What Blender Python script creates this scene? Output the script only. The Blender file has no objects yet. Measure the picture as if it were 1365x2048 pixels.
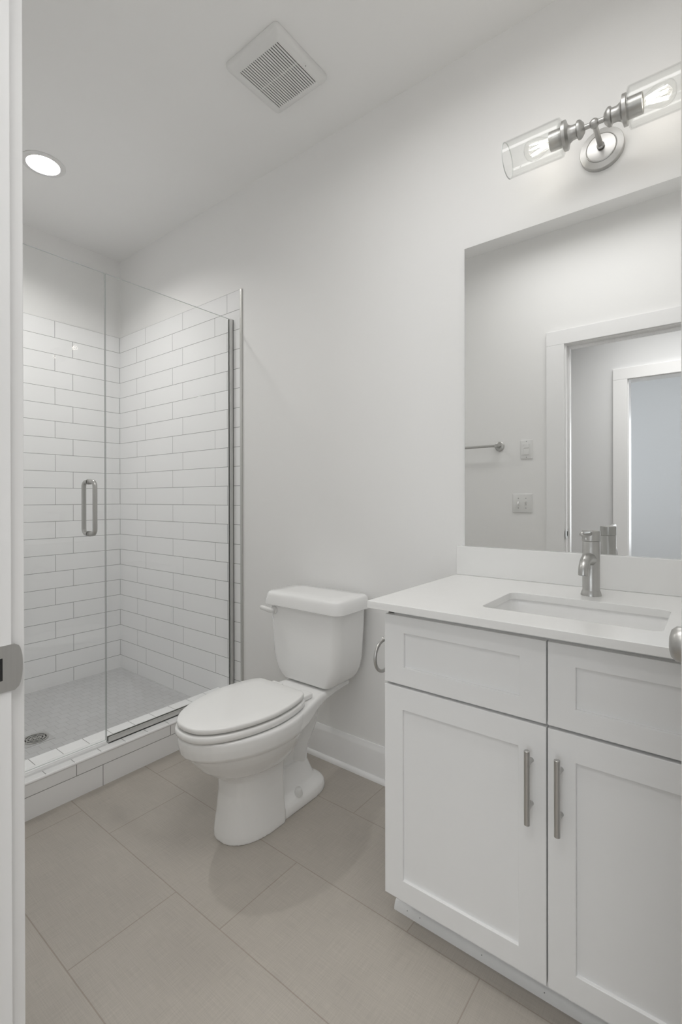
import bpy, bmesh, math, random
from mathutils import Vector, Matrix
PI = math.pi
SC = bpy.context.scene
COL = SC.collection
random.seed(4)

# ------------------------------------------------------------------ camera
cd = bpy.data.cameras.new('camera')
cam = bpy.data.objects.new('camera', cd)
COL.objects.link(cam)
yaw, pitch, roll, focal_px = 0.6627, -0.0021, -0.0021, 963.98
F = Vector((-math.sin(yaw)*math.cos(pitch), math.cos(yaw)*math.cos(pitch), math.sin(pitch)))
R = Vector((math.cos(yaw), math.sin(yaw), 0))
U = R.cross(F)
R2 = R*math.cos(roll) + U*math.sin(roll)
U2 = -R*math.sin(roll) + U*math.cos(roll)
m4 = Matrix((R2, U2, -F)).transposed().to_4x4()
m4.translation = Vector((3.1661, -1.6439, 1.1528))
cam.matrix_world = m4
cd.sensor_fit = 'HORIZONTAL'
cd.sensor_width = 36.0
cd.lens = focal_px/1365*36.0
cd.shift_y = -25.23/1365
cd.clip_start = 0.01
SC.camera = cam

# ------------------------------------------------------------------ world, exposure, large lights
w = bpy.data.worlds.new('world'); SC.world = w; w.use_nodes = True
w.node_tree.nodes['Background'].inputs[0].default_value = (0.85, 0.92, 1, 1)
w.node_tree.nodes['Background'].inputs[1].default_value = 0.3
vs = SC.view_settings
SC.display_settings.display_device = 'sRGB'
vs.view_transform = 'Standard'; vs.look = 'None'; vs.gamma = 1.0; vs.use_curve_mapping = False
vs.exposure = 0.0
try:
    SC.cycles.diffuse_bounces = 10; SC.cycles.max_bounces = 16; SC.cycles.transparent_max_bounces = 24
    SC.cycles.glossy_bounces = 8; SC.cycles.sample_clamp_indirect = 6.0
except Exception:
    pass
FILAMENT = 26.0        # glow of the lamp filaments
DOWNLIGHT = 410.0        # glow of the recessed lamp's diffuser
HALL_W = 15.5           # ceiling light of the hall behind the camera
ROOM_W = 17.0           # daylight in the room across the hall
DOORWAY_FILL_W = 29.0         # added daylight-tinted fill lamp in that room, aimed through the doorway
CEILING_FILL_W = 7.4         # added soft fill lamp just under the bathroom ceiling, no fixture there
CEIL = 2.7485

def area(name, loc, rot, sx, sy, watt, color, spread=180):
    l = bpy.data.lights.new(name, 'AREA'); l.shape = 'RECTANGLE'; l.size = sx; l.size_y = sy
    l.energy = watt; l.color = color
    l.spread = math.radians(spread)
    o = bpy.data.objects.new(name, l); o.location = loc; o.rotation_euler = rot
    COL.objects.link(o); return o
area('hall_light', (3.2, -2.02, 2.70), (0, 0, 0), 1.4, 0.5, HALL_W, (1.0, 0.985, 0.96), 120)
area('doorway_fill', (3.75, -5.72, 1.35), (math.radians(90), 0, 0), 1.3, 1.7, DOORWAY_FILL_W, (0.93, 0.97, 1.0))
area('room_daylight', (1.3, -4.3, 1.5), (0, math.radians(-90), 0), 1.8, 1.6, ROOM_W, (0.86, 0.93, 1.0))
area('ceiling_fill', (2.62, -0.86, CEIL-0.006), (0, 0, 0), 1.0, 0.5, CEILING_FILL_W, (1.0, 0.99, 0.98), 166)

# ------------------------------------------------------------------ materials
def nt(m): return m.node_tree.nodes, m.node_tree.links
def mat(name, col, rough=0.5, metal=0.0, spec=0.5):
    m = bpy.data.materials.new(name); m.use_nodes = True
    b = m.node_tree.nodes['Principled BSDF']
    b.inputs['Base Color'].default_value = (*col, 1)
    b.inputs['Roughness'].default_value = rough
    b.inputs['Metallic'].default_value = metal
    b.inputs['Specular IOR Level'].default_value = spec
    return m
def add_noise(m, scale, amount, bump=0.0, stretch=(1, 1, 1), dist=0.001):
    """subtle procedural variation of colour and relief"""
    n, l = nt(m); b = n['Principled BSDF']
    tc = n.new('ShaderNodeTexCoord'); mp = n.new('ShaderNodeMapping'); mp.inputs['Scale'].default_value = stretch
    no = n.new('ShaderNodeTexNoise'); no.inputs['Scale'].default_value = scale; no.inputs['Detail'].default_value = 4
    l.new(tc.outputs['Object'], mp.inputs['Vector']); l.new(mp.outputs[0], no.inputs['Vector'])
    c = b.inputs['Base Color'].default_value[:3]
    mx = n.new('ShaderNodeMix'); mx.data_type = 'RGBA'
    mx.inputs[6].default_value = (*[x*(1-amount) for x in c], 1)
    mx.inputs[7].default_value = (*[min(1, x*(1+amount)) for x in c], 1)
    l.new(no.outputs['Fac'], mx.inputs[0]); l.new(mx.outputs[2], b.inputs['Base Color'])
    if bump:
        bp = n.new('ShaderNodeBump'); bp.inputs['Strength'].default_value = bump; bp.inputs['Distance'].default_value = dist
        l.new(no.outputs['Fac'], bp.inputs['Height']); l.new(bp.outputs[0], b.inputs['Normal'])
    return m
def tile_mat(name, axes, origin, bw, rh, mortar, offset, col, grout, rough, wobble=0.02, weave=False, spec=0.5):
    """brick texture in metres; axes = the two object axes (with sign) running along and across the courses"""
    m = mat(name, col, rough, 0, spec); n, l = nt(m); b = n['Principled BSDF']
    tc = n.new('ShaderNodeTexCoord'); sp = n.new('ShaderNodeSeparateXYZ'); l.new(tc.outputs['Object'], sp.inputs[0])
    cb = n.new('ShaderNodeCombineXYZ')
    for i, (ax, sg) in enumerate(axes):
        ma = n.new('ShaderNodeMath'); ma.operation = 'MULTIPLY_ADD'
        ma.inputs[1].default_value = sg; ma.inputs[2].default_value = origin[i]
        l.new(sp.outputs[ax], ma.inputs[0]); l.new(ma.outputs[0], cb.inputs[i])
    br = n.new('ShaderNodeTexBrick'); l.new(cb.outputs[0], br.inputs['Vector'])
    br.offset = offset; br.offset_frequency = 2; br.squash = 1.0
    for k, v in (('Scale', 1.0), ('Mortar Size', mortar), ('Mortar Smooth', 0.1), ('Bias', 0.0), ('Brick Width', bw), ('Row Height', rh)):
        br.inputs[k].default_value = v
    br.inputs['Color1'].default_value = (*[x*(1-wobble) for x in col], 1)
    br.inputs['Color2'].default_value = (*[min(1, x*(1+wobble)) for x in col], 1)
    br.inputs['Mortar'].default_value = (*grout, 1)
    out = br.outputs['Color']
    inv = n.new('ShaderNodeMath'); inv.operation = 'SUBTRACT'; inv.inputs[0].default_value = 1.0
    l.new(br.outputs['Fac'], inv.inputs[1]); height = inv.outputs[0]
    if weave:
        hs = []
        for st in ((14, 420, 1), (420, 14, 1), (3.5, 3.5, 1)):
            mp = n.new('ShaderNodeMapping'); mp.inputs['Scale'].default_value = st
            no = n.new('ShaderNodeTexNoise'); no.inputs['Scale'].default_value = 1.0; no.inputs['Detail'].default_value = 3
            l.new(cb.outputs[0], mp.inputs[0]); l.new(mp.outputs[0], no.inputs['Vector']); hs.append(no.outputs['Fac'])
        a1 = n.new('ShaderNodeMath'); a1.operation = 'ADD'; l.new(hs[0], a1.inputs[0]); l.new(hs[1], a1.inputs[1])
        a2 = n.new('ShaderNodeMath'); a2.operation = 'MULTIPLY_ADD'; a2.inputs[1].default_value = 1.0
        l.new(hs[2], a2.inputs[0]); l.new(a1.outputs[0], a2.inputs[2])
        mr = n.new('ShaderNodeMapRange'); mr.inputs['From Min'].default_value = 0.9; mr.inputs['From Max'].default_value = 2.1
        mr.inputs['To Min'].default_value = 0.84; mr.inputs['To Max'].default_value = 1.16
        l.new(a2.outputs[0], mr.inputs[0])
        vm = n.new('ShaderNodeVectorMath'); vm.operation = 'SCALE'; l.new(out, vm.inputs[0]); l.new(mr.outputs[0], vm.inputs['Scale'])
        out = vm.outputs[0]
    l.new(out, b.inputs['Base Color'])
    bp = n.new('ShaderNodeBump'); bp.inputs['Strength'].default_value = 0.5; bp.inputs['Distance'].default_value = 0.0012
    l.new(height, bp.inputs['Height']); l.new(bp.outputs[0], b.inputs['Normal'])
    rr = n.new('ShaderNodeMapRange'); rr.inputs['To Min'].default_value = rough; rr.inputs['To Max'].default_value = 0.8
    l.new(br.outputs['Fac'], rr.inputs[0]); l.new(rr.outputs[0], b.inputs['Roughness'])
    return m
def glass_mat(name, tint, edge=False):
    m = bpy.data.materials.new(name); m.use_nodes = True; n, l = nt(m); n.clear()
    o = n.new('ShaderNodeOutputMaterial'); mx = n.new('ShaderNodeMixShader'); fr = n.new('ShaderNodeFresnel')
    ge = n.new('ShaderNodeNewGeometry'); io = n.new('ShaderNodeMix'); io.data_type = 'FLOAT'   # thin pane: same reflectance on both faces
    io.inputs[2].default_value = 1.45; io.inputs[3].default_value = 1/1.45
    l.new(ge.outputs['Backfacing'], io.inputs[0]); l.new(io.outputs[0], fr.inputs['IOR'])
    t = n.new('ShaderNodeBsdfTransparent'); t.inputs[0].default_value = (*tint, 1)
    g = n.new('ShaderNodeBsdfGlossy'); g.inputs['Roughness'].default_value = 0.0 if not edge else 0.15
    l.new(fr.outputs[0], mx.inputs[0]); l.new(t.outputs[0], mx.inputs[1]); l.new(g.outputs[0], mx.inputs[2]); l.new(mx.outputs[0], o.inputs[0])
    return m
def emit_mat(name, col, s):
    m = bpy.data.materials.new(name); m.use_nodes = True; n, l = nt(m); n.clear()
    o = n.new('ShaderNodeOutputMaterial'); e = n.new('ShaderNodeEmission')
    e.inputs[0].default_value = (*col, 1); e.inputs[1].default_value = s; l.new(e.outputs[0], o.inputs[0]); return m

P = 0.1013; ZT = 2.2323
WHITE = 0.80
M = {}
M['wall'] = add_noise(mat('wall_paint', (0.835, 0.833, 0.826), 0.55, 0, 0.35), 160, 0.006, 0.06)
M['ceil'] = add_noise(mat('ceiling_paint', (0.88, 0.878, 0.871), 0.7, 0, 0.3), 160, 0.006, 0.05)
M['trim'] = add_noise(mat('trim_paint', (0.855, 0.855, 0.855), 0.32), 60, 0.006)
M['cab'] = add_noise(mat('cabinet_paint', (0.825, 0.828, 0.828), 0.38), 60, 0.006)
M['quartz'] = add_noise(mat('white_quartz', (0.84, 0.84, 0.83), 0.2), 25, 0.012)
M['porc'] = add_noise(mat('white_porcelain', (0.87, 0.87, 0.865), 0.08), 8, 0.004)
M['seat'] = add_noise(mat('white_seat_plastic', (0.85, 0.85, 0.84), 0.16), 8, 0.004)
M['plast'] = add_noise(mat('white_plastic', (0.76, 0.76, 0.75), 0.4), 30, 0.005)
M['nickel'] = add_noise(mat('brushed_nickel', (0.53, 0.525, 0.51), 0.34, 1.0), 300, 0.05, 0.03, (1, 1, 0.04), 0.0005)
M['nickel2'] = add_noise(mat('satin_nickel', (0.53, 0.525, 0.51), 0.38, 1.0), 200, 0.04)
M['alu'] = add_noise(mat('satin_aluminium', (0.66, 0.66, 0.65), 0.42, 1.0), 200, 0.04)
M['edge_alu'] = add_noise(mat('aluminium_edge_trim', (0.62, 0.62, 0.60), 0.42, 1.0), 200, 0.04)
M['dark'] = mat('dark_void', (0.02, 0.02, 0.02), 0.8)
M['grey'] = mat('grey_shade', (0.34, 0.34, 0.34), 0.7)
M['mirror'] = mat('mirror_silver', (0.90, 0.905, 0.90), 0.0, 1.0)
M['mirror_edge'] = mat('mirror_edge', (0.20, 0.21, 0.21), 0.25)
M['glass'] = glass_mat('clear_glass', (0.992, 0.995, 0.993))
M['glass_edge'] = mat('glass_edge', (0.50, 0.53, 0.52), 0.3)
M['bulb'] = glass_mat('bulb_glass', (0.99, 0.99, 0.985))
M['filament'] = emit_mat('glowing_filament', (1.0, 0.93, 0.82), FILAMENT)
M['diffuser'] = emit_mat('lit_diffuser', (1.0, 0.985, 0.96), DOWNLIGHT)
TILE = (0.875, 0.877, 0.88); GROUT = (0.27, 0.27, 0.265)
M['tile_right'] = tile_mat('subway_tile_long_wall', ((0, 1), (2, 1)), (-0.318+0.4018*5, -ZT+30*P), 0.4018, P, 0.0013, 0.2565, TILE, GROUT, 0.12, 0.006)
M['tile_back'] = tile_mat('subway_tile_back_wall', ((1, -1), (2, 1)), (-0.406+0.4018*5, -ZT+30*P), 0.4018, P, 0.0013, 0.2565, TILE, GROUT, 0.12, 0.006)
M['tile_front'] = tile_mat('subway_tile_near_wall', ((0, 1), (2, 1)), (-0.318+0.4018*5, -ZT+30*P), 0.4018, P, 0.0013, 0.2565, TILE, GROUT, 0.12, 0.006)
M['tile_curb'] = tile_mat('subway_tile_curb', ((1, -1), (2, 1)), (-0.404+0.4055*5, -0.084+0.1013*21), 0.4055, P, 0.0013, 0.25, TILE, GROUT, 0.12, 0.006)
M['tile_cap'] = tile_mat('curb_cap_tile', ((1, 1), (0, 1)), (0.915+0.1013*5, -0.9), 0.1013, 2.0, 0.0013, 0.0, TILE, GROUT, 0.14, 0.006)
M['mosaic'] = tile_mat('grey_mosaic', ((1, 1), (0, 1)), (3.0, 0.012), 0.0515, 0.0515, 0.0011, 0.5, (0.52, 0.522, 0.525), (0.43, 0.43, 0.43), 0.4, 0.03)
M['floor'] = tile_mat('taupe_linen_tile', ((0, 1), (1, 1)), (-2.1155+0.601*6, 0.8307+0.3012*11), 0.601, 0.3012, 0.0016, 0.3344, (0.415, 0.383, 0.342), (0.34, 0.30, 0.26), 0.42, 0.015, True)
M['hallwall'] = add_noise(mat('hall_paint', (0.75, 0.755, 0.76), 0.6, 0, 0.3), 160, 0.006)
M['hallfloor'] = add_noise(mat('hall_wood', (0.34, 0.30, 0.26), 0.45), 6, 0.1, 0, (1, 12, 1))

# ------------------------------------------------------------------ mesh helpers
def obj(name, bm, m, parent=None, smooth=None, bevel=0.0, seg=2):
    """link a bmesh as ONE mesh object; smooth = auto-smooth angle in degrees"""
    bmesh.ops.recalc_face_normals(bm, faces=bm.faces)
    me = bpy.data.meshes.new(name); bm.to_mesh(me); bm.free()
    o = bpy.data.objects.new(name, me); COL.objects.link(o)
    for k in (m if isinstance(m, (list, tuple)) else [m]): me.materials.append(k)
    if bevel:
        b = o.modifiers.new('bevel', 'BEVEL'); b.width = bevel; b.segments = seg; b.limit_method = 'ANGLE'; b.angle_limit = math.radians(40)
        smooth = smooth or 35
    if smooth:
        me.set_sharp_from_angle(angle=math.radians(smooth)) if not bevel else None
        for p in me.polygons: p.use_smooth = True
        if bevel:
            wn = o.modifiers.new('normals', 'WEIGHTED_NORMAL'); wn.keep_sharp = True
    if parent: o.parent = parent
    return o
def empty(name, label, cat, loc=(0, 0, 0), group=None):
    o = bpy.data.objects.new(name, None); COL.objects.link(o); o.empty_display_size = 0.05
    tag(o, label, cat, group); o['base'] = 'origin'
    return o
def tag(o, label, cat, group=None):
    o['label'] = label; o['category'] = cat
    if group: o['group'] = group
    return o
def struct(o, label=None):
    o['kind'] = 'structure'
    if label: o['label'] = label
    return o
def box(bm, x0, x1, y0, y1, z0, z1, mi=0):
    v = [bm.verts.new(p) for p in ((x0,y0,z0),(x1,y0,z0),(x1,y1,z0),(x0,y1,z0),(x0,y0,z1),(x1,y0,z1),(x1,y1,z1),(x0,y1,z1))]
    for f in ((3,2,1,0),(4,5,6,7),(0,1,5,4),(1,2,6,5),(2,3,7,6),(3,0,4,7)):
        bm.faces.new([v[i] for i in f]).material_index = mi
    return bm
def boxes(*bs):
    bm = bmesh.new()
    for b in bs: box(bm, *b)
    return bm
def loft(bm, rings, cap=True, closed=True):
    """rings: lists of points with the same count"""
    vr = [[bm.verts.new(p) for p in r] for r in rings]
    n = len(vr[0])
    for a, b in zip(vr, vr[1:]):
        for i in range(n if closed else n-1):
            j = (i+1) % n
            bm.faces.new((a[i], a[j], b[j], b[i]))
    if cap:
        bm.faces.new(vr[0]); bm.faces.new(vr[-1])
    return vr
def frame_of(d):
    d = d.normalized(); up = Vector((0, 0, 1)) if abs(d.z) < 0.95 else Vector((1, 0, 0))
    a = d.cross(up).normalized(); b = a.cross(d).normalized(); return a, b
def lathe(bm, prof, origin, axis, n=32, cap=True):
    """prof: (radius, distance along axis)"""
    o = Vector(origin); d = Vector(axis).normalized(); a, b = frame_of(d)
    rings = []
    for r, h in prof:
        r = max(r, 1e-4)
        rings.append([o + d*h + a*(r*math.cos(2*PI*i/n)) + b*(r*math.sin(2*PI*i/n)) for i in range(n)])
    loft(bm, rings, cap); return bm
def tube(bm, pts, rad, n=14, cap=True, sx=1.0):
    pts = [Vector(p) for p in pts]
    rs = rad if isinstance(rad, (list, tuple)) else [rad]*len(pts)
    d0 = (pts[1]-pts[0]).normalized(); a, b = frame_of(d0); rings = []
    for i, p in enumerate(pts):
        d = (pts[min(i+1, len(pts)-1)] - pts[max(i-1, 0)]).normalized()
        a = (a - d*a.dot(d)).normalized(); b = d.cross(a).normalized()
        rings.append([p + a*(rs[i]*sx*math.cos(2*PI*k/n)) + b*(rs[i]*math.sin(2*PI*k/n)) for k in range(n)])
    loft(bm, rings, cap); return bm
def spline(pts, k=8):
    """Catmull-Rom through the points"""
    pts = [Vector(p) for p in pts]; out = []
    for i in range(len(pts)-1):
        p0 = pts[max(i-1, 0)]; p1 = pts[i]; p2 = pts[i+1]; p3 = pts[min(i+2, len(pts)-1)]
        for s in range(k):
            t = s/k
            out.append(0.5*((2*p1) + (p2-p0)*t + (2*p0-5*p1+4*p2-p3)*t*t + (3*p1-p0-3*p2+p3)*t**3))
    out.append(pts[-1]); return out
def rrect(x0, x1, y0, y1, r, z, k=6):
    out = []
    for cx, cy, a0 in ((x1-r, y1-r, 0), (x0+r, y1-r, 90), (x0+r, y0+r, 180), (x1-r, y0+r, 270)):
        for i in range(k+1):
            a = math.radians(a0 + 90*i/k); out.append(Vector((cx+r*math.cos(a), cy+r*math.sin(a), z)))
    return out
def slab_with_hole(bm, x0, x1, y0, y1, z0, z1, hole):
    """flat slab with a hole: hole = list of (x, y) ccw"""
    cx = sum(p[0] for p in hole)/len(hole); cy = sum(p[1] for p in hole)/len(hole)
    outer = []
    def hit(dx, dy):
        t = min([((x1 if dx > 0 else x0)-cx)/dx if abs(dx) > 1e-9 else 1e9, ((y1 if dy > 0 else y0)-cy)/dy if abs(dy) > 1e-9 else 1e9])
        return (cx+dx*t, cy+dy*t)
    loop = [tuple(p[:2]) for p in hole]
    # add the directions of the four corners so that the outline keeps them
    ang = lambda p: math.atan2(p[1]-cy, p[0]-cx)
    outs = [hit(p[0]-cx, p[1]-cy) for p in loop]
    corners = [(x0, y0), (x1, y0), (x1, y1), (x0, y1)]
    for c in corners:
        k = min(range(len(outs)), key=lambda i: (outs[i][0]-c[0])**2+(outs[i][1]-c[1])**2)
        outs[k] = c
    n = len(loop)
    def ringv(l, z): return [bm.verts.new((p[0], p[1], z)) for p in l]
    ot, ob, it, ib = ringv(outs, z1), ringv(outs, z0), ringv(loop, z1), ringv(loop, z0)
    for i in range(n):
        j = (i+1) % n
        bm.faces.new((ot[i], ot[j], it[j], it[i])); bm.faces.new((ob[i], ib[i], ib[j], ob[j]))
        bm.faces.new((ot[i], ob[i], ob[j], ot[j])); bm.faces.new((it[i], it[j], ib[j], ib[i]))
    return bm

# ------------------------------------------------------------------ room shell
YN = -1.421           # face of the wall with the door
YH = -1.541           # hall face of that wall
XR = 3.302            # right wall
JL, JR = 2.465, 3.1700   # door jamb faces
HEAD = 2.055
bm = boxes((-0.15, 3.45, YN-0.06, 0.15, -0.05, 0.0))
struct(obj('floor', bm, M['floor']), 'taupe linen-look porcelain floor tile')
LX, LY = 0.634, -0.702
bm = slab_with_hole(bmesh.new(), -0.15, 3.45, YH, 0.15, CEIL, CEIL+0.10, [(LX+0.075*math.cos(2*PI*k/64), LY+0.075*math.sin(2*PI*k/64)) for k in range(64)])
struct(obj('ceiling', bm, M['ceil']), 'plain white painted ceiling')
wr = struct(obj('wall_right', boxes((-0.15, 3.45, 0.005, 0.15, -0.05, CEIL)), M['wall']), 'long white painted wall behind toilet and vanity')
struct(obj('tile_cladding', boxes((-0.004, 1.2245, -0.002, 0.005, 0.0, ZT)), M['tile_right'], wr), 'glossy white subway tile on the long shower wall')
wb = struct(obj('wall_back', boxes((-0.15, -0.008, -1.6, 0.005, -0.05, CEIL)), M['wall']), 'white end wall of the shower')
struct(obj('tile_cladding', boxes((-0.008, 0.0, YN+0.008, -0.002, 0.0, ZT)), M['tile_back'], wb), 'glossy white subway tile on the end shower wall')
wf = struct(obj('wall_front', boxes((-0.15, JL-0.02, YH, YN, -0.05, CEIL), (JL-0.02, JR+0.02, YH, YN, HEAD+0.02, CEIL), (JR+0.02, 3.45, YH, YN, -0.05, CEIL)), M['wall']), 'white wall with the doorway, seen in the mirror')
struct(obj('tile_cladding', boxes((0.0, 1.2245, YN, YN+0.008, 0.0, ZT)), M['tile_front'], wf))
struct(obj('wall_side', boxes((XR, 3.45, YN, 0.005, -0.05, CEIL)), M['wall']), 'white side wall beyond the open door')

# metal edge where the tile stops
bm = boxes((1.2245, 1.2385, -0.0035, 0.006, 0.0, ZT+0.002))
struct(obj('trim_1', bm, M['edge_alu'], None, bevel=0.0008), 'slim brushed metal edge strip where shower tile stops')

# baseboards
def baseboard(name, x0, x1, face, sgn, label):
    """profiled board against the plane y = face, facing sgn"""
    prof = [(0, 0), (0.013, 0), (0.013, 0.118), (0.011, 0.126), (0.008, 0.131), (0.006, 0.139), (0.004, 0.1425), (0, 0.1425)]
    bm = bmesh.new()
    loft(bm, [[Vector((x, face+sgn*d, z)) for d, z in prof] for x in (x0, x1)])
    o = struct(obj(name, bm, M['trim'], None, smooth=25), label)
    shoe = [(0.0125, 0)] + [(0.0125+0.0125*math.cos(a), 0.019*math.sin(a)) for a in [PI/2*i/6 for i in range(7)]]
    bm = bmesh.new(); loft(bm, [[Vector((x, face+sgn*d, z)) for d, z in shoe] for x in (x0, x1)])
    struct(obj('shoe_molding', bm, M['trim'], o, smooth=25))
    return o
baseboard('baseboard_right', 1.2395, 2.456, 0.005, -1, 'white baseboard with rounded shoe behind the toilet')
baseboard('baseboard_front', 1.2395, 2.35, YN, 1, 'white baseboard under the towel bar')

# bathroom door casing, jamb, door
cx0, cx1 = 2.357, 2.4565
bm = boxes((cx0, cx1, YN, YN+0.017, 0.0, HEAD+0.005), (cx0, 3.277, YN, YN+0.017, HEAD+0.0055, HEAD+0.088), (JR+0.0085, 3.277, YN, YN+0.017, 0.0, HEAD+0.005))
struct(obj('trim_2', bm, M['trim'], None, bevel=0.0012), 'flat white casing around the bathroom doorway')
bm = boxes((JL-0.02, JL, YH, YN, 0, HEAD), (JR, JR+0.02, YH, YN, 0, HEAD), (JL-0.02, JR+0.02, YH, YN, HEAD, HEAD+0.02))
jamb = struct(obj('trim_3', bm, M['trim'], None, bevel=0.0012), 'white jamb of the bathroom doorway')
bm = boxes((JL, JL+0.011, YH+0.045, YN-0.04, 0, HEAD-0.0112), (JR-0.011, JR, YH+0.045, YN-0.04, 0, HEAD-0.0112), (JL, JR, YH+0.045, YN-0.04, HEAD-0.011, HEAD))
struct(obj('door_stop', bm, M['trim'], jamb, bevel=0.0012))
# strike plate: rounded plate with a curved lip that laps over the casing edge
bm = bmesh.new()
zc, hh = 0.941, 0.029
for x0, x1 in ((JL-0.0003, JL+0.0018),):
    poly = [(YN-0.032, zc-hh), (YN+0.003, zc-hh)] + [(YN+0.005+0.0085*math.cos(a), zc+hh*0.95*math.sin(a)) for a in [(-70+140*k/10)*PI/180 for k in range(11)]] + [(YN+0.003, zc+hh), (YN-0.032, zc+hh)]
    def lipx(y): 
        t = max(0.0, (y-(YN-0.001))/0.015); return -0.006*t*t
    loft(bm, [[Vector((x0+lipx(y), y, z)) for y, z in poly], [Vector((x1+lipx(y), y, z)) for y, z in poly]])
sp = struct(obj('strike_plate', bm, M['nickel'], jamb, smooth=30), 'satin nickel strike plate on the door jamb')
bm = boxes((JL+0.0012, JL+0.0022, YN-0.026, YN-0.0105, zc-0.014, zc+0.014))
struct(obj('latch_hole', bm, M['dark'], sp, bevel=0.0004))
# door leaf, swung fully into the room
dl = struct(obj('door_1', boxes((3.1735, 3.2085, -1.414, -0.745, 0.012, 2.045)), M['trim'], None, bevel=0.002), 'white bathroom door swung open beside the vanity')
def knob(bm, sgn, x, y, z):
    lathe(bm, [(0.033, 0), (0.033, 0.004), (0.029, 0.008), (0.014, 0.011), (0.0125, 0.026), (0.016, 0.030), (0.0235, 0.036), (0.0258, 0.044), (0.0245, 0.053), (0.019, 0.059), (0.010, 0.0615), (0.0, 0.062)], (x, y, z), (sgn, 0, 0), 32)
bm = bmesh.new(); knob(bm, -1, 3.1735, -0.807, 0.944); knob(bm, 1, 3.2085, -0.807, 0.944)
struct(obj('door_knob', bm, M['nickel2'], dl, smooth=40), 'round satin nickel door knob')

# hall and room behind the doorway (seen in the mirror)
HF = -2.55
struct(obj('floor_hall', boxes((1.2, 4.6, -5.8, YN-0.06, -0.05, 0)), M['hallfloor']), 'hall floor')
struct(obj('ceiling_hall', boxes((1.2, 4.6, -5.8, YH, 2.7485, 2.80)), M['ceil']), 'hall ceiling')
HX0, HX1 = 2.645, 3.40
struct(obj('wall_hall', boxes((1.2, HX0-0.02, HF-0.12, HF, 0, CEIL), (HX0-0.02, HX1+0.02, HF-0.12, HF, 2.06, CEIL), (HX1+0.02, 4.6, HF-0.12, HF, 0, CEIL)), M['hallwall']), 'pale hall wall opposite the bathroom, seen in mirror')
bm = boxes((2.541, 2.637, HF, HF+0.02, 0, 2.045), (2.541, HX1+0.104, HF, HF+0.02, 2.0455, 2.13), (HX1+0.008, HX1+0.104, HF, HF+0.02, 0, 2.045))
struct(obj('trim_4', bm, M['trim'], None, bevel=0.0015), 'white casing of the doorway across the hall, seen in mirror')
bm = boxes((HX0-0.02, HX0, HF-0.12, HF, 0, 2.04), (HX1, HX1+0.02, HF-0.12, HF, 0, 2.04), (HX0-0.02, HX1+0.02, HF-0.12, HF, 2.04, 2.06))
struct(obj('trim_5', bm, M['trim'], None, bevel=0.0015), 'white jamb of the doorway across the hall')
struct(obj('wall_hall_end', boxes((1.1, 1.2, -5.8, YH, 0, 2.8), (4.6, 4.7, -5.8, YH, 0, 2.8)), M['hallwall']), 'end walls of hall and far room')
struct(obj('wall_far_room', boxes((1.2, 4.6, -5.9, -5.8, 0, 2.8)), M['hallwall']), 'bluish daylit wall of the room across the hall')

# ------------------------------------------------------------------ shower
struct(obj('shower_floor', boxes((0.0, 1.046, YN+0.008, -0.002, 0.0, 0.02)), M['mosaic']), 'grey mosaic tile shower floor')
CT = 0.137
bm = boxes((1.045, 1.218, YN+0.008, -0.002, 0.0, CT-0.006))
curb = struct(obj('curb', bm, M['tile_curb']), 'white tiled shower curb')
bm = boxes((1.043, 1.2135, YN+0.008, -0.002, CT-0.006, CT))
struct(obj('curb_cap', bm, M['tile_cap'], curb, bevel=0.001))
bm = bmesh.new()
tube(bm, [(1.2145, YN+0.008, CT-0.005), (1.2145, -0.003, CT-0.005)], 0.0058, 10)
struct(obj('rounded_edge', bm, M['trim'], curb, smooth=60))
bm = bmesh.new()
loft(bm, [[Vector((x, y, z)) for x, z in ((1.128, CT), (1.160, CT), (1.160, CT+0.005), (1.145, CT+0.012), (1.131, CT+0.009))] for y in (YN+0.01, -0.003)])
box(bm, 1.1602, 1.179, YN+0.01, -0.673, CT, CT+0.0085)
struct(obj('threshold_strip', bm, M['trim'], curb, smooth=20))
GX = 1.166; GT = 2.086
YG = -0.668
gp = empty('shower_glass_panel', 'fixed clear glass shower panel between glass door and tiled wall', 'glass panel')
def glass_box(name, parent, y0, y1, z0, z1):
    bm = bmesh.new(); box(bm, GX-0.0032, GX+0.0032, y0, y1, z0, z1)
    for f in bm.faces:
        c = f.calc_center_median()
        if abs(c.x-GX) < 0.001: f.material_index = 1
    return obj(name, bm, [M['glass'], M['glass_edge']], parent)
glass_box('glass_pane', gp, YG, -0.008, CT+0.006, GT)
bm = bmesh.new()
box(bm, GX-0.0085, GX-0.005, YG+0.004, -0.012, CT, CT+0.026); box(bm, GX+0.005, GX+0.0085, YG+0.004, -0.012, CT, CT+0.026); box(bm, GX-0.0085, GX+0.0085, YG+0.004, -0.012, CT, CT+0.005)
obj('bottom_channel', bm, M['alu'], gp, bevel=0.0005)['label'] = 'brushed metal channel along the curb'
bm = bmesh.new()
box(bm, GX-0.0085, GX-0.005, -0.026, -0.003, CT+0.027, GT); box(bm, GX+0.005, GX+0.0085, -0.026, -0.003, CT+0.027, GT); box(bm, GX-0.0085, GX+0.0085, -0.007, -0.003, CT+0.027, GT)
obj('wall_channel', bm, M['alu'], gp, bevel=0.0005)['label'] = 'brushed metal upright channel on the tile'
gd = empty('shower_door', 'frameless clear glass shower door with a nickel pull handle', 'shower door')
glass_box('glass_pane', gd, YN+0.014, YG-0.004, CT+0.016, GT)
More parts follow.
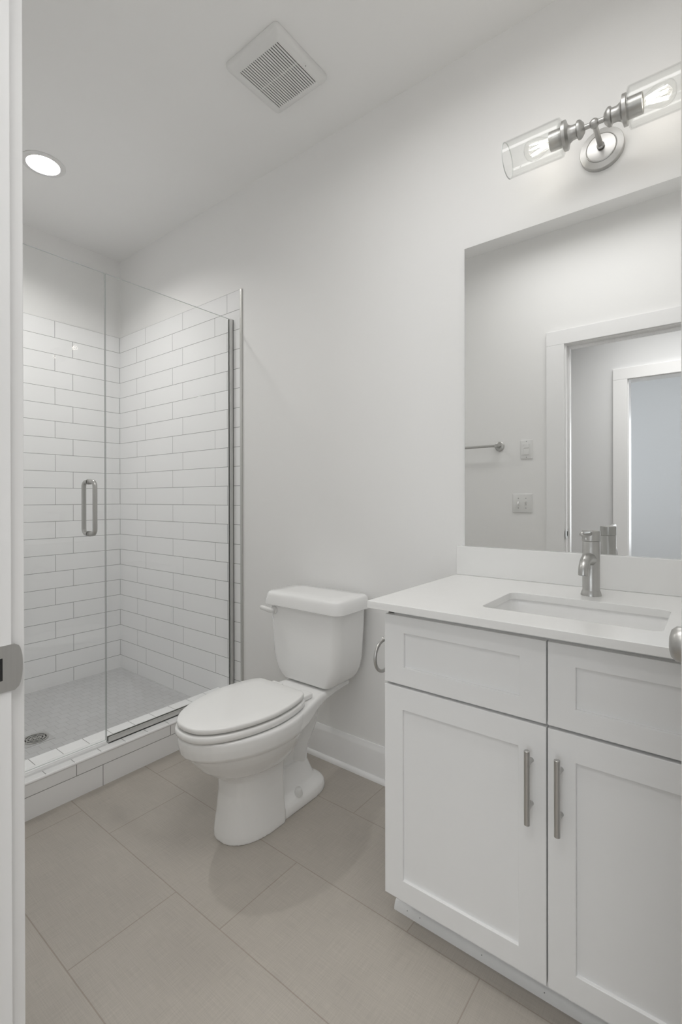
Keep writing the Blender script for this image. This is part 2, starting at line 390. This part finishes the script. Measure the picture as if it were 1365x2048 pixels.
def handle_half(bm, sgn):
    z0, z1, y = 1.012, 1.222, -0.735
    s = sgn
    pts = [(GX+s*0.005, y, z1), (GX+s*0.028, y, z1)] + [(GX+s*(0.028+0.020*math.sin(a)), y, z1-0.020*(1-math.cos(a))) for a in [PI/2*i/6 for i in range(1, 7)]]
    pts += [(GX+s*0.048, y, z1-0.09)]
    pts += [(GX+s*(0.028+0.020*math.cos(a)), y, z0+0.020*(1-math.sin(a))) for a in [PI/2*i/6 for i in range(0, 7)]] + [(GX+s*0.005, y, z0)]
    tube(bm, pts, 0.0088, 16)
    for z in (z0, z1): lathe(bm, [(0.0112, 0), (0.0112, 0.003), (0.0095, 0.0035)], (GX+s*0.0046, y, z), (s, 0, 0), 20)
hd = bmesh.new(); handle_half(hd, 1)
ho = obj('handle', hd, M['nickel'], gd, smooth=40); ho['label'] = 'brushed nickel pull handle'
hd = bmesh.new(); handle_half(hd, -1)
obj('handle', hd, M['nickel'], gd, smooth=40)['label'] = 'brushed nickel pull handle behind the glass'
for z in (0.42, 1.80):
    obj('hinge', boxes((GX-0.014, GX-0.0046, YN+0.0085, YN+0.065, z-0.045, z+0.045), (GX+0.0046, GX+0.014, YN+0.0085, YN+0.065, z-0.045, z+0.045)), M['nickel'], gd, bevel=0.001)
# drain
dr = empty('shower_drain', 'round slotted metal drain in the grey mosaic shower floor', 'drain')
DX, DY, DZ = 0.630, -0.742, 0.0202
obj('base_plate', boxes((DX-0.062, DX+0.062, DY-0.062, DY+0.062, DZ-0.0005, DZ+0.0018)), add_noise(mat('drain_surround', (0.46, 0.46, 0.46), 0.5), 40, 0.05), dr, bevel=0.0006)
bm = bmesh.new(); lathe(bm, [(0.052, 0), (0.052, 0.001)], (DX, DY, DZ+0.0018), (0, 0, 1), 40)
obj('drain_opening', bm, M['dark'], dr)
bm = bmesh.new()
for r0, r1 in ((0.0, 0.010), (0.018, 0.025), (0.032, 0.039), (0.045, 0.054)):
    lathe(bm, [(r1, 0), (r1, 0.002), (max(r0, 1e-4), 0.002), (max(r0, 1e-4), 0)], (DX, DY, DZ+0.0026), (0, 0, 1), 40, cap=False)
for k in range(8):
    a = 2*PI*k/8 + 0.2; c, s = math.cos(a), math.sin(a)
    tube(bm, [(DX+0.008*c, DY+0.008*s, DZ+0.0036), (DX+0.047*c, DY+0.047*s, DZ+0.0036)], 0.0022, 6)
obj('grate', bm, M['nickel2'], dr, smooth=40)

# ------------------------------------------------------------------ ceiling fittings
dlg = empty('recessed_light', 'round lit recessed ceiling light above the shower', 'ceiling light')
bm = bmesh.new()   # flange, lip and the conical baffle rising into the ceiling
lathe(bm, [(0.0935, 0.0), (0.0935, -0.002), (0.088, -0.005), (0.076, -0.0065), (0.070, -0.006), (0.0685, -0.004), (0.0575, 0.046), (0.0575, 0.052)], (LX, LY, CEIL-0.0003), (0, 0, 1), 56, cap=False)
obj('trim_ring', bm, M['plast'], dlg, smooth=40)
bm = bmesh.new(); lathe(bm, [(0.0573, 0.052), (0.0573, 0.047), (0.045, 0.0455), (0, 0.045)], (LX, LY, CEIL-0.0003), (0, 0, 1), 48)
obj('diffuser', bm, M['diffuser'], dlg, smooth=40)['label'] = 'glowing white diffuser'
# exhaust fan cover
fx0, fx1, fy0, fy1 = 1.740, 2.008, -0.507, -0.234
gx0, gx1, gy0, gy1 = 1.782, 1.982, -0.472, -0.270
fan = empty('exhaust_fan', 'square white exhaust fan cover on the ceiling above the toilet', 'exhaust fan')
ZF = CEIL-0.032
bm = bmesh.new()
n4 = 6
outer0 = rrect(fx0, fx1, fy0, fy1, 0.014, CEIL-0.0005, n4)
outer1 = rrect(fx0, fx1, fy0, fy1, 0.014, CEIL-0.010, n4)
outer2 = rrect(fx0+0.004, fx1-0.004, fy0+0.004, fy1-0.004, 0.016, CEIL-0.019, n4)
outer3 = rrect(fx0+0.013, fx1-0.013, fy0+0.013, fy1-0.013, 0.017, CEIL-0.027, n4)
outer4 = rrect(fx0+0.024, fx1-0.024, fy0+0.022, fy1-0.022, 0.014, ZF+0.001, n4)
inner = rrect(gx0-0.0008, gx1+0.0008, gy0, gy1, 0.0015, ZF, n4)
inner2 = rrect(gx0-0.0008, gx1+0.0008, gy0, gy1, 0.0015, ZF+0.006, n4)
loft(bm, [outer0, outer1, outer2, outer3, outer4, inner, inner2], cap=False)
obj('cover', bm, M['plast'], fan, smooth=50)
bm = bmesh.new()
pitch_x = (gx1-gx0)/20.0
for k in range(19):
    xa = gx0 + pitch_x*(k+0.5) + 0.0018; xb = gx0 + pitch_x*(k+1.5) - 0.0018
    box(bm, xa, xb, gy0-0.001, gy1+0.001, ZF, ZF+0.0022)
for xa, xb in ((gx0-0.001, gx0+pitch_x*0.5-0.0018), (gx1-pitch_x*0.5+0.0018, gx1+0.001)): box(bm, xa, xb, gy0-0.001, gy1+0.001, ZF, ZF+0.0022)
box(bm, gx0, gx1, (gy0+gy1)/2-0.0016, (gy0+gy1)/2+0.0016, ZF+0.0010, ZF+0.0032)
obj('grille', bm, M['plast'], fan)
obj('housing', boxes((gx0-0.003, gx1+0.003, gy0-0.003, gy1+0.003, ZF+0.0040, CEIL-0.001)), M['dark'], fan)  # housing coloured black close behind the slats, painting the slots' shade
bm = bmesh.new(); lathe(bm, [(0.0022, 0), (0.0022, -0.0012), (0.0, -0.0015)], (1.9935, -0.345, ZF), (0, 0, 1), 12)
obj('indicator_dot', bm, M['grey'], fan)

# ------------------------------------------------------------------ vanity
vx0, vx1 = 2.4573, 3.292
vf = -0.545
van = empty('vanity_cabinet', 'white shaker vanity cabinet with two drawer fronts and two doors', 'vanity')
bm = boxes((vx0, vx0+0.018, -0.524, -0.003, 0.0885, 0.8583), (vx1-0.018, vx1, -0.524, -0.003, 0.0885, 0.8583), (vx0, vx1, -0.524, -0.003, 0.0885, 0.106), (vx0, vx1, -0.524, -0.506, 0.0885, 0.8583), (vx0, vx1, -0.02, -0.003, 0.0885, 0.8583), (vx0, vx0+0.018, -0.47, -0.003, 0.0, 0.0885), (vx1-0.018, vx1, -0.47, -0.003, 0.0, 0.0885))
obj('carcass', bm, M['cab'], van)
def shaker(name, x0, x1, z0, z1, px0, px1, pz0, pz1):
    """frame-and-panel front: one mesh with a recessed flat field"""
    bm = bmesh.new()
    d = 0.0075
    fr, bk = vf, vf+0.0195
    def ring(a, b, c, e, y): return [bm.verts.new(p) for p in ((a, y, c), (b, y, c), (b, y, e), (a, y, e))]
    o1 = ring(x0, x1, z0, z1, fr); i1 = ring(px0, px1, pz0, pz1, fr); i2 = ring(px0, px1, pz0, pz1, fr+d); o2 = ring(x0, x1, z0, z1, bk)
    for a, b in ((o1, i1), (i1, i2), (o2, o1)):
        for k in range(4): bm.faces.new((a[k], a[(k+1) % 4], b[(k+1) % 4], b[k]))
    bm.faces.new(i2); bm.faces.new(o2)
    return obj(name, bm, M['cab'], van, bevel=0.0011)
def pull(x, z, parent):
    bm = bmesh.new()
    yb = vf-0.031
    lathe(bm, [(0.0052, 0), (0.0062, 0.0008), (0.0062, 0.1605), (0.0052, 0.1613)], (x, yb, z-0.0806), (0, 0, 1), 24)
    for dz in (-0.048, 0.048):
        lathe(bm, [(0.0058, 0), (0.0046, 0.003), (0.0042, 0.026)], (x, vf+0.0002, z+dz), (0, -1, 0), 16)
    o = obj('handle', bm, M['nickel'], parent, smooth=40); o['label'] = 'brushed nickel bar pull'
xm = 2.8747; g = 0.0018
shaker('drawer_front', vx0, xm-g, 0.6606, 0.8418, 2.5170, 2.8160, 0.7075, 0.7975)
shaker('drawer_front', xm+g, vx1, 0.6606, 0.8418, 2.9325, 3.2325, 0.7075, 0.7965)
d1 = shaker('door', vx0, xm-g, 0.0898, 0.6535, 2.5128, 2.8130, 0.1440, 0.5950); pull(2.8415, 0.5255, d1)
d2 = shaker('door', xm+g, vx1, 0.0898, 0.6535, 2.9325, 3.2325, 0.1470, 0.5950); pull(2.9030, 0.5255, d2)
tk = obj('toe_kick', boxes((vx0+0.001, vx1-0.001, -0.478, -0.470, 0.0, 0.088)), M['cab'], van)
shoe = [(-0.477, 0)] + [(-0.477-0.012*math.cos(a), 0.024*math.sin(a)) for a in [PI/2*i/6 for i in range(7)]]
bm = bmesh.new(); loft(bm, [[Vector((x, y, z)) for y, z in shoe] for x in (vx0-0.006, vx1)])
obj('shoe_molding', bm, M['cab'], tk, smooth=25)
for x, z in ((2.492, 0.015), (2.531, 0.016), (2.704, 0.016), (2.853, 0.016)):
    bm = bmesh.new(); lathe(bm, [(0.0013, -0.001), (0.0013, 0.0007), (0, 0.001)], (x, -0.4868, z), (0, -1, 0.5), 10)
    obj('nail_hole', bm, M['grey'], tk)

# countertop with a cut-out, backsplash, undermount sink
ZC = 0.8785
ct = obj('countertop', slab_with_hole(bmesh.new(), 2.4252, 3.297, -0.5815, 0.002, 0.8588, ZC, rrect(2.694, 3.079, -0.466, -0.226, 0.022, 0, 10)), M['quartz'], None, bevel=0.0013)
tag(ct, 'white quartz countertop with backsplash on top of the vanity cabinet', 'countertop')
obj('backsplash', boxes((2.4252, 3.297, -0.018, 0.004, ZC+0.0002, 0.9803)), M['quartz'], ct, bevel=0.0013)
snk = empty('sink', 'white rectangular undermount sink set in the quartz countertop', 'sink')
bm = bmesh.new()
zs = 0.8583
rings = [rrect(2.680, 3.093, -0.480, -0.212, 0.03, zs-0.014, 10), rrect(2.680, 3.093, -0.480, -0.212, 0.03, zs, 10), rrect(2.690, 3.083, -0.470, -0.222, 0.024, zs, 10),
         rrect(2.692, 3.081, -0.468, -0.224, 0.026, zs-0.010, 10), rrect(2.702, 3.071, -0.458, -0.234, 0.03, zs-0.085, 10), rrect(2.716, 3.057, -0.444, -0.248, 0.04, zs-0.112, 10),
         rrect(2.745, 3.028, -0.415, -0.277, 0.04, zs-0.122, 10), rrect(2.86, 2.912, -0.366, -0.314, 0.02, zs-0.126, 10)]
vr = loft(bm, rings, cap=False); bm.faces.new(vr[-1])
obj('basin', bm, M['porc'], snk, smooth=40)
bm = bmesh.new(); lathe(bm, [(0.022, 0), (0.022, 0.002), (0.017, 0.003), (0.016, 0.001), (0, 0.001)], (2.886, -0.34, zs-0.126), (0, 0, 1), 28)
obj('drain', bm, M['nickel2'], snk, smooth=40)

# faucet
fx, fy = 2.886, -0.137
fc = empty('faucet', 'brushed nickel single-lever faucet standing behind the sink', 'faucet')
bm = bmesh.new()
lathe(bm, [(0.027, 0), (0.0268, 0.003), (0.0245, 0.011), (0.0228, 0.014), (0.0226, 0.016), (0.0226, 0.150), (0.0218, 0.1515)], (fx, fy, ZC+0.0002), (0, 0, 1), 40)
obj('body', bm, M['nickel'], fc, smooth=40)
bm = bmesh.new()
lathe(bm, [(0.0212, 0), (0.0234, 0.001), (0.0236, 0.003), (0.0236, 0.029), (0.022, 0.0305), (0, 0.031)], (fx, fy, ZC+0.1518), (0, 0, 1), 40)
cap = obj('lever_cap', bm, M['nickel'], fc, smooth=40)
bm = bmesh.new()
lathe(bm, [(0.0, -0.012), (0.0068, -0.010), (0.0072, 0.0), (0.0068, 0.100), (0.0062, 0.1045), (0.004, 0.107), (0.0, 0.1075)], (fx, fy-0.015, ZC+0.1745), (0, -1, 0.04), 20)
obj('lever', bm, M['nickel'], cap, smooth=50)
bm = bmesh.new()
lathe(bm, [(0.0028, 0), (0.0028, 0.0012), (0.0, 0.0014)], (fx-0.0085, fy-0.0222, ZC+0.160), (-0.35, -0.93, 0), 12)
obj('temperature_mark', bm, M['plast'], cap)
pts = spline([(fx, fy, ZC+0.098), (fx, fy-0.025, ZC+0.104), (fx, fy-0.055, ZC+0.1075), (fx, fy-0.082, ZC+0.101), (fx, fy-0.097, ZC+0.086), (fx, fy-0.101, ZC+0.068)], 6)
nn = len(pts)
bm = bmesh.new(); tube(bm, pts, [0.0185-0.0055*min(1, i/(nn*0.55)) for i in range(nn)], 20)
obj('spout', bm, M['nickel'], fc, smooth=50)
bm = bmesh.new(); lathe(bm, [(0.0105, 0.0), (0.0105, 0.0012), (0, 0.0013)], (fx, fy-0.1012, ZC+0.0682), (0, -0.15, -1), 20)
obj('aerator', bm, M['grey'], fc)

# mirror
bm = boxes((2.4505, 3.29, -0.006, -0.0005, 0.9806, 2.048))
for f in bm.faces: f.material_index = 1
bm.faces.ensure_lookup_table()
ff = min(bm.faces, key=lambda f: f.calc_center_median().y)
bmesh.ops.inset_region(bm, faces=[ff], thickness=0.0022)
ff.material_index = 0
mo = obj('mirror', bm, [M['mirror'], M['mirror_edge']])
tag(mo, 'large frameless mirror on the wall above the vanity backsplash', 'mirror')
mo.location.y = 0.0045

# toilet paper ring on the cabinet side
tp = empty('toilet_paper_holder', 'small brushed nickel ring holder on the side of the vanity', 'paper holder')
bm = bmesh.new(); lathe(bm, [(0.018, 0), (0.018, 0.004), (0.012, 0.008), (0.006, 0.010), (0.006, 0.056), (0.008, 0.060), (0.0, 0.062)], (vx0-0.0003, -0.462, 0.742), (-1, 0, 0), 24)
obj('post', bm, M['nickel'], tp, smooth=40)
bm = bmesh.new()
rp = [(2.404, -0.468+0.044*math.cos(2*PI*k/40), 0.698+0.044*math.sin(2*PI*k/40)) for k in range(41)]
tube(bm, rp, 0.0048, 12)
obj('ring', bm, M['nickel'], tp, smooth=60)

# ------------------------------------------------------------------ vanity light
vl = empty('vanity_light', 'brushed nickel wall light with two clear glass cylinder shades', 'wall light')
lx, lz, ly = 2.8915, 2.2165, -0.118
bm = bmesh.new()
lathe(bm, [(0.0605, 0), (0.0605, 0.0125), (0.0592, 0.0148), (0.0425, 0.0182), (0.0420, 0.0202), (0.0405, 0.0208), (0.0390, 0.0198), (0.013, 0.0232), (0.011, 0.0232)], (lx, 0.0045, 2.2085), (0, -1, 0), 64)
obj('wall_plate', bm, M['nickel2'], vl, smooth=25)
bm = bmesh.new()
lathe(bm, [(0.0105, 0.0), (0.0105, 0.004), (0.0072, 0.006), (0.0072, 0.095)], (lx, -0.022, 2.2085), Vector((0, -0.096, lz-2.2085)), 24)
lathe(bm, [(0.0, -0.0135), (0.007, -0.0115), (0.0118, -0.006), (0.0135, 0.0), (0.0118, 0.006), (0.007, 0.0115), (0.0, 0.0135)], (lx, ly, lz), (0, 0, 1), 24)
lathe(bm, [(0.007, -0.028), (0.007, 0.028)], (lx, ly, lz), (1, 0, 0), 20)
obj('arm', bm, M['nickel2'], vl, smooth=40)
def lamp(s):
    ax = (s, 0, 0); o = (lx, ly, lz)
    bm = bmesh.new()
    lathe(bm, [(0.0075, 0.0245), (0.014, 0.026), (0.019, 0.030), (0.0235, 0.034), (0.025, 0.037), (0.025, 0.042), (0.0235, 0.0435), (0.0195, 0.045), (0.019, 0.050), (0.0195, 0.058), (0.024, 0.066), (0.033, 0.0705), (0.0395, 0.072), (0.0395, 0.081), (0.037, 0.0825), (0.0265, 0.0835), (0.0262, 0.118), (0.0235, 0.1185), (0.0235, 0.100), (0.001, 0.099)], o, ax, 48)
    so = obj('socket', bm, M['nickel2'], vl, smooth=30)
    bm = bmesh.new()
    t = 0.0022
    lathe(bm, [(0.027, 0.0846), (0.046, 0.0846), (0.0505, 0.087), (0.0515, 0.092), (0.0515, 0.247), (0.0515-t, 0.247), (0.0515-t, 0.093), (0.048, 0.0885), (0.045, 0.0846+t), (0.027, 0.0846+t)], o, ax, 64, cap=False)
    go = obj('glass_shade', bm, M['glass'], vl, smooth=40); go['label'] = 'clear glass cylinder shade'
    bm = bmesh.new(); lathe(bm, [(0.0515-t, 0.2455), (0.0515-t, 0.2475), (0.0518, 0.2475), (0.0518, 0.2455)], o, ax, 64, cap=False)
    obj('rim', bm, M['glass_edge2'], go, smooth=60)
    bm = bmesh.new()
    lathe(bm, [(0.013, 0.1005), (0.0135, 0.115), (0.017, 0.128), (0.0245, 0.142), (0.0295, 0.156), (0.0305, 0.166), (0.0285, 0.177), (0.022, 0.187), (0.012, 0.1925), (0.0, 0.194)], o, ax, 40, cap=False)
    bo = obj('bulb', bm, M['bulb'], vl, smooth=60); bo['label'] = 'clear filament bulb, lit'
    bm = bmesh.new()
    lathe(bm, [(0.0055, 0.0992), (0.0055, 0.112), (0.003, 0.122), (0.0022, 0.150), (0.0, 0.151)], o, ax, 12)
    obj('stem', bm, M['bulb'], bo, smooth=60)
    bm = bmesh.new()
    N = 14; pts = []
    for k in range(N):
        a = 2*PI*k/N; h = 0.126 if k % 2 else 0.174
        r = 0.009 if k % 2 else 0.0165
        pts.append(Vector((lx+s*h, ly+r*math.cos(a), lz+r*math.sin(a))))
    for k in range(N-1):
        tube(bm, [pts[k], pts[k].lerp(pts[k+1], 0.5)+Vector((0, 0.0012*(-1)**k, 0.001)), pts[k+1]], 0.00075, 5)
    fo = obj('filament', bm, M['filament'], bo); fo['label'] = 'glowing squirrel-cage filament'
M['glass_edge2'] = add_noise(mat('glass_rim', (0.72, 0.74, 0.73), 0.1), 20, 0.02)
lamp(-1); lamp(1)

# ------------------------------------------------------------------ toilet
TX = 1.8495
tl = empty('toilet', 'white two-piece toilet with closed lid between shower and vanity', 'toilet')
def egg(z, yf, yb, hw, yc, nf=2.0, nb=2.5, n=48, cx=TX):
    out = []
    for i in range(n):
        a = 2*PI*i/n; c, s = math.cos(a), math.sin(a)
        e = nf if c > 0 else nb
        q = (abs(c)**e + abs(s)**e)**(-1/e)
        y = yc - q*c*(yc-yf) if c > 0 else yc - q*c*(yb-yc)
        out.append(Vector((cx + q*s*hw, y, z)))
    return out
def sect(y, hw, z0, z1, r, n=6):
    pts = rrect(TX-hw, TX+hw, z0, z1, min(r, hw*0.99, (z1-z0)*0.49), 0, n)
    return [Vector((p.x, y, p.y)) for p in pts]
bm = bmesh.new()
# bowl
loft(bm, [egg(.200, -.590, -.36, .078, -.46, 1.9), egg(.216, -.620, -.35, .096, -.46, 1.9), egg(.236, -.655, -.335, .119, -.47, 1.9), egg(.262, -.686, -.32, .138, -.48, 1.88), egg(.292, -.711, -.31, .154, -.49, 1.86), egg(.312, -.728, -.305, .163, -.49, 1.85),
          egg(.324, -.736, -.30, .166, -.49, 1.85), egg(.330, -.747, -.30, .172, -.49, 1.85), egg(.339, -.757, -.30, .177, -.49, 1.85), egg(.365, -.763, -.30, .1805, -.49, 1.85), egg(.386, -.764, -.30, .181, -.49, 1.85), egg(.393, -.759, -.30, .177, -.49, 1.85)])
# pedestal with flat rear crease
loft(bm, [egg(.0, -.624, -.402, .106, -.47, 2.2, 9), egg(.02, -.623, -.402, .1055, -.47, 2.2, 9), egg(.08, -.614, -.402, .099, -.47, 2.2, 9), egg(.15, -.606, -.402, .0945, -.47, 2.2, 9), egg(.20, -.608, -.402, .0955, -.47, 2.2, 9), egg(.235, -.625, -.402, .101, -.47, 2.2, 9), egg(.262, -.65, -.40, .112, -.47, 2.2, 9)])
# deck towards the tank, its underside sweeping up
loft(bm, [sect(-.50, .172, .335, .392, .012), sect(-.46, .175, .331, .392, .012), sect(-.42, .170, .330, .3925, .012), sect(-.38, .162, .330, .393, .012), sect(-.345, .152, .331, .3935, .012), sect(-.31, .141, .336, .394, .012), sect(-.275, .130, .345, .395, .012), sect(-.24, .121, .354, .396, .012), sect(-.19, .113, .363, .397, .012), sect(-.13, .108, .369, .397, .012), sect(-.07, .105, .372, .397, .012), sect(-.035, .104, .373, .397, .012)])
# foot flange with sloping shoulders
loft(bm, [egg(.0, -.45, -.139, .0985, -.30, 6, 3.2), egg(.016, -.45, -.138, .099, -.30, 6, 3.2), egg(.032, -.45, -.143, .096, -.30, 6, 3.2), egg(.043, -.45, -.154, .089, -.30, 6, 3.2), egg(.052, -.45, -.168, .080, -.30, 6, 3.2), egg(.060, -.45, -.180, .071, -.30, 6, 3.2), egg(.064, -.45, -.186, .066, -.30, 6, 3.2), egg(.132, -.45, -.212, .034, -.30, 6, 3.2), egg(.135, -.45, -.216, .028, -.30, 6, 3.2)])
# web under the bowl
loft(bm, [sect(-.45, .024, .03, .34, .012), sect(-.38, .022, .03, .34, .012), sect(-.30, .020, .03, .345, .012), sect(-.24, .018, .08, .36, .012), sect(-.19, .016, .20, .375, .012)])
tube(bm, spline([(TX, -.43, .11), (TX, -.40, .17), (TX, -.35, .235), (TX, -.29, .285), (TX, -.225, .325)], 6), 0.036, 20, True, 0.95)
bowl = obj('bowl', bm, M['porc'], None)
rm = bowl.modifiers.new('weld', 'REMESH'); rm.mode = 'VOXEL'; rm.voxel_size = 0.0028; rm.use_smooth_shade = True
sm = bowl.modifiers.new('smooth', 'SMOOTH'); sm.factor = 0.5; sm.iterations = 9
bpy.context.view_layer.update()
me = bpy.data.meshes.new_from_object(bowl.evaluated_get(bpy.context.evaluated_depsgraph_get()))
old = bowl.data; bowl.modifiers.clear(); bowl.data = me; bpy.data.meshes.remove(old); me.name = 'bowl'
for p in me.polygons: p.use_smooth = True
if not me.materials: me.materials.append(M['porc'])
zmin = min(v.co.z for v in me.vertices)
for v in me.vertices: v.co.z -= zmin*max(0, 1-v.co.z/0.05)
bowl.parent = tl
# trapway, rising then bending back and curling under the deck
bm = bmesh.new()
tube(bm, spline([(TX, -.250, .03), (TX, -.249, .10), (TX, -.247, .160), (TX, -.228, .205), (TX, -.198, .240), (TX, -.181, .280), (TX, -.192, .320), (TX, -.232, .346), (TX, -.29, .345)], 7), 0.037, 28, True, 1.30)
obj('trapway', bm, M['porc'], tl, smooth=80)
# tank
tc = 1.8500
def trect(z, hw, yf, yb, r):
    out = rrect(tc-hw, tc+hw, yf, yb, r, z, 8); return out
bm = bmesh.new()
loft(bm, [trect(.3975, .095, -.165, -.05, .02), trect(.4045, .118, -.198, -.040, .025), trect(.411, .129, -.206, -.034, .03), trect(.424, .144, -.2105, -.029, .035), trect(.443, .158, -.2135, -.025, .038), trect(.470, .170, -.2155, -.023, .040), trect(.51, .1785, -.217, -.022, .040), trect(.58, .182, -.2185, -.022, .038), trect(.65, .186, -.2195, -.022, .036), trect(.714, .188, -.220, -.022, .035)])
obj('tank', bm, M['porc'], tl, smooth=50)
bm = bmesh.new()
loft(bm, [trect(.7155, .188, -.219, -.022, .035), trect(.7095, .200, -.232, -.016, .035), trect(.7085, .205, -.237, -.013, .038), trect(.7105, .2085, -.240, -.010, .040), trect(.722, .2085, -.240, -.010, .041), trect(.745, .204, -.236, -.013, .040), trect(.7535, .2015, -.2335, -.015, .039), trect(.7590, .1975, -.2295, -.019, .037), trect(.7620, .190, -.222, -.026, .034), trect(.7632, .14, -.17, -.07, .03)])
obj('tank_lid', bm, M['porc'], tl, smooth=55)
bm = bmesh.new()
lathe(bm, [(0.0165, 0), (0.0165, 0.004), (0.013, 0.009), (0.0, 0.011)], (1.699, -.2182, .6850), (0, -1, 0), 24)
tube(bm, spline([(1.699, -.222, .6850), (1.695, -.238, .6865), (1.682, -.247, .6905), (1.666, -.251, .6945), (1.648, -.253, .6955)], 5), [0.011]*6+[0.0105]*5+[0.010]*5+[0.0095]*3+[0.0075, 0.003], 14, True)
obj('flush_lever', bm, M['plast'], tl, smooth=60)
# seat and lid
def half_outline(dw, dy):
    h = [(0, -.761-dy), (.034+dw*.2, -.7565-dy), (.067+dw*.4, -.741-dy*.9), (.101+dw*.7, -.706-dy*.6), (.128+dw*.9, -.658-dy*.3), (.1475+dw, -.600), (.1585+dw, -.540), (.1605+dw, -.49), (.154+dw, -.425), (.141+dw, -.374), (.128+dw, -.345), (.110+dw, -.330), (.06, -.327), (0, -.327)]
    s = spline([Vector((a, b, 0)) for a, b in h], 6)
    right = [(p.x, p.y) for p in s]
    return right + [(-x, y) for x, y in right[-2:0:-1]]
def plate(prof, dw, dy):
    bm = bmesh.new(); ol = half_outline(dw, dy)
    rings = []
    for inset, z in prof:
        r = []
        for x, y in ol:
            cy = -.53; L = math.hypot(x, y-cy); k = (L-inset)/L
            r.append(Vector((TX+x*k, cy+(y-cy)*k, z)))
        rings.append(r)
    loft(bm, rings); return bm
obj('seat', plate([(.012, .3965), (.004, .3970), (.0005, .400), (.0, .408), (.001, .4145), (.004, .4178), (.010, .4185)], .0045, .006), M['seat'], tl, smooth=60)
obj('seat_lid', plate([(.012, .4235), (.004, .4242), (.0005, .4270), (.0, .433), (.0005, .4375), (.0025, .4400), (.006, .4412), (.05, .4432), (.1, .4440)], 0, 0), M['seat'], tl, smooth=60)
for s in (-1, 1):
    bm = bmesh.new(); box(bm, TX+s*.078-.028, TX+s*.078+.028, -.330, -.268, .3955, .4150)
    obj('hinge', bm, M['seat'], tl, bevel=0.005, seg=3)
for s in (-1, 1):
    bm = bmesh.new(); lathe(bm, [(0.0175, 0), (0.0165, 0.006), (0.0125, 0.020), (0.010, 0.024), (0.0, 0.0255)], (TX+s*.080, -.324, .047), (s*.12, 0, 1), 24)
    obj('bolt_cap', bm, M['plast'], tl, smooth=50)

# ------------------------------------------------------------------ things on the door wall (seen in the mirror)
tb = empty('towel_bar', 'slim brushed nickel towel bar on the wall seen in the mirror', 'towel bar')
for x in (2.069, 1.459):
    bm = bmesh.new(); lathe(bm, [(0.030, 0), (0.030, 0.006), (0.026, 0.009), (0.011, 0.010), (0.011, 0.070), (0.0095, 0.072), (0.0, 0.072)], (x, YN+0.0003, 1.482), (0, 1, 0), 32)
    obj('post', bm, M['nickel'], tb, smooth=40)
bm = bmesh.new(); lathe(bm, [(0.0078, 0), (0.0078, 0.610)], (1.459, YN+0.060, 1.482), (1, 0, 0), 20)
obj('bar', bm, M['nickel'], tb, smooth=40)
def wallplate(parent, x0, x1, z0, z1):
    bm = bmesh.new()
    loft(bm, [[Vector((p.x, YN+d, p.y)) for p in rrect(x0+i, x1-i, z0+i, z1-i, 0.004, 0, 4)] for d, i in ((0.0003, 0), (0.003, 0), (0.0055, 0.0015), (0.0065, 0.004))])
    return obj('cover_plate', bm, M['plast'], parent, smooth=30)
s1 = empty('light_switch', 'single white rocker switch on the wall beside the towel bar, seen in mirror', 'light switch')
x0, x1, z0, z1 = 2.2, 2.2745, 1.395, 1.512
wallplate(s1, x0, x1, z0, z1)
xc, zc2 = (x0+x1)/2, (z0+z1)/2
obj('rocker', boxes((xc-0.0155, xc+0.0155, YN+0.006, YN+0.0105, zc2+0.008, zc2+0.032)), M['plast'], s1, bevel=0.001)
obj('rocker', boxes((xc-0.0155, xc+0.0155, YN+0.006, YN+0.0095, zc2-0.033, zc2+0.0065)), M['plast'], s1, bevel=0.001)
for dz in (-0.049, 0.049):
    bm = bmesh.new(); lathe(bm, [(0.003, 0), (0.003, 0.0008), (0, 0.001)], (xc, YN+0.0063, zc2+dz), (0, 1, 0), 12); obj('screw', bm, M['grey'], s1)
s2 = empty('double_light_switch', 'double white toggle switch plate below the rocker switch, seen in mirror', 'light switch')
x0, x1, z0, z1 = 2.150, 2.2715, 1.062, 1.179
wallplate(s2, x0, x1, z0, z1); xc, zc2 = (x0+x1)/2, (z0+z1)/2
for dx, up in ((-0.023, -1), (0.023, 1)):
    bm = bmesh.new(); loft(bm, [[Vector((xc+dx+a, YN+0.006+d, zc2+b+up*h)) for a, b in ((-w_, -t_), (w_, -t_), (w_, t_), (-w_, t_))] for d, w_, t_, h in ((0, 0.0048, 0.011, 0), (0.0015, 0.0045, 0.010, 0), (0.015, 0.0035, 0.0042, 0.009))])
    obj('toggle', bm, M['plast'], s2, smooth=30)
    for dz in (-0.030, 0.030):
        bm = bmesh.new(); lathe(bm, [(0.003, 0), (0.003, 0.0008), (0, 0.001)], (xc+dx, YN+0.0063, zc2+dz), (0, 1, 0), 12); obj('screw', bm, M['grey'], s2)

for o in list(COL.objects):
    if 'base' in o: del o['base']
